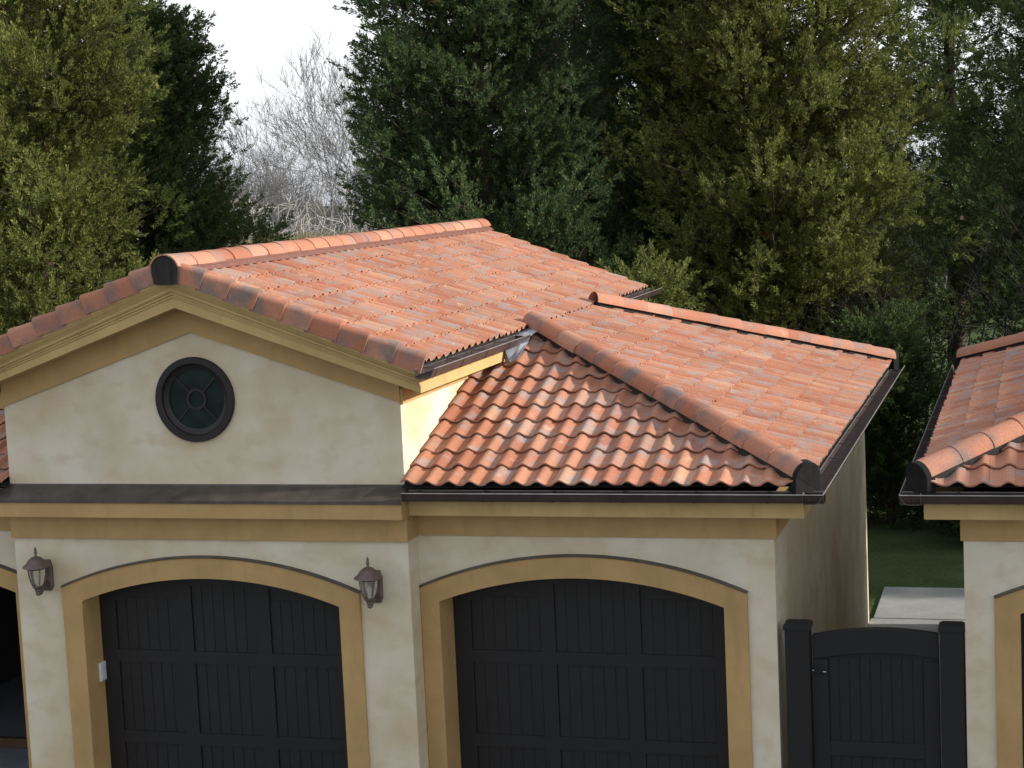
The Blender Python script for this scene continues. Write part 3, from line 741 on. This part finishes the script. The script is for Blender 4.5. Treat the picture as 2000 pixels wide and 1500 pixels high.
cedar(3.7, 25.0, 14.5, 2.2, 19, "thin cedar standing back in the gap between the sunlit olive cedar and the right-hand one", LEAF[2], 2.4, 150, .40, 15)
cedar(6.35, 20.8, 16.5, 3.4, 16, "dark green cedar at the right edge behind the neighbouring garage", LEAF[2], 1.8, 350, .36, 17, lobe=.6, void=.33)

def bare_tree(x, y, h, seed, label, mat, spread=.5, levels=6, lean=0.0, r=.11, name="bare_tree", group=None, droop=0.0, stems=1, cat="tree", first=.22, nb=(3, 4), up=.05, rmin=.006, open_=.55, radial=0.0):
    rng = np.random.default_rng(seed)
    t = tag(empty(name, (x, y, gz(x, y))), label, cat, group)
    A, B, RA, RB, LV = [], [], [], [], []
    def grow(p, d, L, rr, lv):
        n = 3; q = p.copy()
        for i in range(n):
            d = d+rng.normal(size=3)*.10+np.array([0, 0, up-droop*.12*lv])
            if radial and lv > 0:
                w = q-np.array([0, 0, h*.34]); d = d+radial*w/(np.linalg.norm(w)+.5)
            d /= np.linalg.norm(d)
            e = q+d*L/n; ra = rr*(1-.35*i/n); rb_ = rr*(1-.35*(i+1)/n)
            A.append(q); B.append(e); RA.append(ra); RB.append(rb_); LV.append(lv)
            if lv < levels and lv > 0 and i > 0 and rng.random() < .5:
                dd = d+rng.normal(size=3)*spread; dd /= np.linalg.norm(dd); grow(e, dd, L*.6, rb_*.6, lv+1)
            q = e
        if lv < levels:
            for k in range(rng.integers(nb[0]-1 if lv > 1 else nb[0], nb[1]+(0 if lv > 1 else 1))):
                dd = d+rng.normal(size=3)*spread; dd /= np.linalg.norm(dd)
                grow(q, dd, L*rng.uniform(.62, .85), max(rmin, rb_*rng.uniform(.55, .8)), lv+1)
    for s in range(stems):
        d = np.array([lean+rng.normal()*.05, rng.normal()*.05, 1.0])
        if stems > 1: d[:2] += rng.normal(size=2)*open_
        d /= np.linalg.norm(d); grow(np.array([rng.normal()*.15*(stems > 1), rng.normal()*.15*(stems > 1), 0.0]), d, h*first, r, 0)
    A, B, RA, RB, LV = map(np.array, (A, B, RA, RB, LV))
    top = B[:, 2].max(); k = h/top; A *= k; B *= k
    mt = LV < 2
    V, F = prisms(A[mt], B[mt], RA[mt], RB[mt], 6); np_mesh("trunk", V, F, mat, t)
    V, F = prisms(A[~mt], B[~mt], RA[~mt], RB[~mt], 3); np_mesh("branches", V, F, mat, t)
    return t
bare_tree(-19.4, 45, 12.0, 21, "tall leafless tree against the white sky between the cedars", M['grey'], .40, 6, .02, .12, stems=2, open_=.12, up=.03, first=.30, rmin=.007, radial=.16)
bare_tree(-16.8, 48, 11.0, 22, "leafless tree half hidden by the dark cedar's left edge", M['grey'], .40, 6, .0, .12, stems=2, open_=.12, up=.03, first=.30, rmin=.007, radial=.16)
for i, (x, y, h, lb) in enumerate([(-21.6, 42, 7.7, "low spreading leafless tree with drooping twigs, left below the tall bare one"),
        (-18.4, 43, 7.3, "low spreading leafless tree with drooping twigs, right below the tall bare one")]):
    bare_tree(x, y, h, 23+i, lb, M['grey'], .66, 6, .0, .11, droop=.45, stems=4, rmin=.008, radial=.10)
for i, (x, y, h) in enumerate([(-15.6, 31, 6.3), (-14.4, 32, 5.9), (-13.0, 31.0, 6.2), (-16.6, 32, 6.2), (-13.7, 34, 6.4), (-15.2, 34, 6.5)]):
    bare_tree(x, y, h, 31+i, "pale leafless shrub in the row just above the main ridge", M['pale'], .80, 4, .0, .10, "bare_shrub", "pale bare shrubs behind the ridge", .1, 4, "shrub", .26, (3, 4), up=.0, rmin=.016, open_=.8)
# distant leafless trees: one mesh copied
far0 = bare_tree(-30, 72, 11, 41, "grey leafless tree in the far row beyond the lawn", M['grey'], .45, 6, 0, .13, group="far row of bare trees")
rr = random.Random(5)
def copy_tree(o, loc, rz, sc):
    c = o.copy(); COL.objects.link(c); c.location = loc; c.rotation_euler = (0, 0, rz); c.scale = (sc, sc, sc*rr.uniform(.85, 1.1))
    for ch in o.children:
        d = ch.copy(); COL.objects.link(d); d.parent = c
    return c
spots = [(-34+i*1.5, 58+(i*7) % 13) for i in range(9)]+[(-5.5+i*1.6, 62+(i*5) % 12) for i in range(6)]+[(-44, 75), (-39, 70), (-18, 72), (-12, 76), (6, 74), (11, 80)]
for x, y in spots:
    x += rr.uniform(-.5, .5)
    copy_tree(far0, (x, y, gz(x, y)), rr.uniform(0, 6.28), rr.uniform(.62, .95))

# far wood: thousands of bare grey stems reading as one mass
rng = np.random.default_rng(8); n = 26000
P = np.stack([rng.uniform(-95, 60, n), rng.uniform(84, 112, n), np.zeros(n)], 1); hh = rng.uniform(2.5, 9.0, n)*(.8+.2*np.sin(P[:, 0]*.21))
base = rng.uniform(0, .35, n)*hh
d = np.stack([rng.normal(size=n)*.22, rng.normal(size=n)*.22, np.ones(n)], 1)
s = np.stack([np.ones(n), np.zeros(n), np.zeros(n)], 1)*rng.uniform(.012, .05, n)[:, None]
P[:, 2] = base
V = np.stack([P-s, P+s, P+d*(hh-base)[:, None]+s*.3, P+d*(hh-base)[:, None]-s*.3], 1).reshape(-1, 3)
tag(np_mesh("far_wood", V, np.arange(4*n).reshape(-1, 4), M['grey'], None), "grey leafless wood along the horizon beyond the lawn", "wood", kind="stuff")

# reed bed above the ridge
rng = np.random.default_rng(3); n = 14000
P = np.stack([rng.uniform(-19, -9.5, n), rng.uniform(26, 29.5, n), np.zeros(n)], 1); hh = rng.uniform(3.6, 4.95, n)
d = np.stack([rng.normal(size=n)*.05, rng.normal(size=n)*.05, np.ones(n)], 1)
s = np.stack([np.cos(rng.uniform(0, 6.28, n)), np.sin(rng.uniform(0, 6.28, n)), np.zeros(n)], 1)*rng.uniform(.008, .02, n)[:, None]
V = np.stack([P-s, P+s, P+d*hh[:, None]+s*.5, P+d*hh[:, None]-s*.5], 1).reshape(-1, 3)
tag(np_mesh("reed_bed", V, np.arange(4*n).reshape(-1, 4), REED, None), "dry tan and green reeds behind the main ridge", "reeds", kind="stuff")

# underbrush between and below the cedars
cedar(9.6, 12.4, 5.4, 1.9, 57, "unseen evergreen bush added beyond the right edge to shade the lawn", LEAF[3], .15, 90, .35, 16, name="evergreen_bush", cat="bush", group="bushes behind the lawn")  # added out of view so that its shadow darkens the lawn
for i, (x, y, h, rd, lb) in enumerate([(3.0, 15.6, 3.4, 1.5, "dark evergreen bush beyond the gutter of the hipped roof, behind the lawn"),
        (5.0, 14.6, 2.6, 1.3, "low dark bush at the back of the lawn between the garages"),
        (-.6, 14.2, 4.5, 1.2, "light green bush touching the rear corner of the main roof"),
        (6.9, 15.2, 4.3, 1.6, "dark bush behind the neighbouring garage roof")]):
    cedar(x, y, h, rd, 50+i, lb, LEAF[3] if i != 2 else LEAF[0], .15, 60, .35, 18, name="evergreen_bush", cat="bush", group="bushes behind the lawn")
for i, (x, y, h) in enumerate([(2.2, 17.5, 5.2), (3.4, 18.6, 5.0), (4.6, 17.2, 5.4)]):
    bare_tree(x, y, h, 61+i, "shaded leafless thicket seen in the gap below the cedar crowns", M['twig'], .6, 4, 0, .05, "bare_thicket", "dark thickets below the cedars", .1, 3, "shrub", .25, (3, 4))
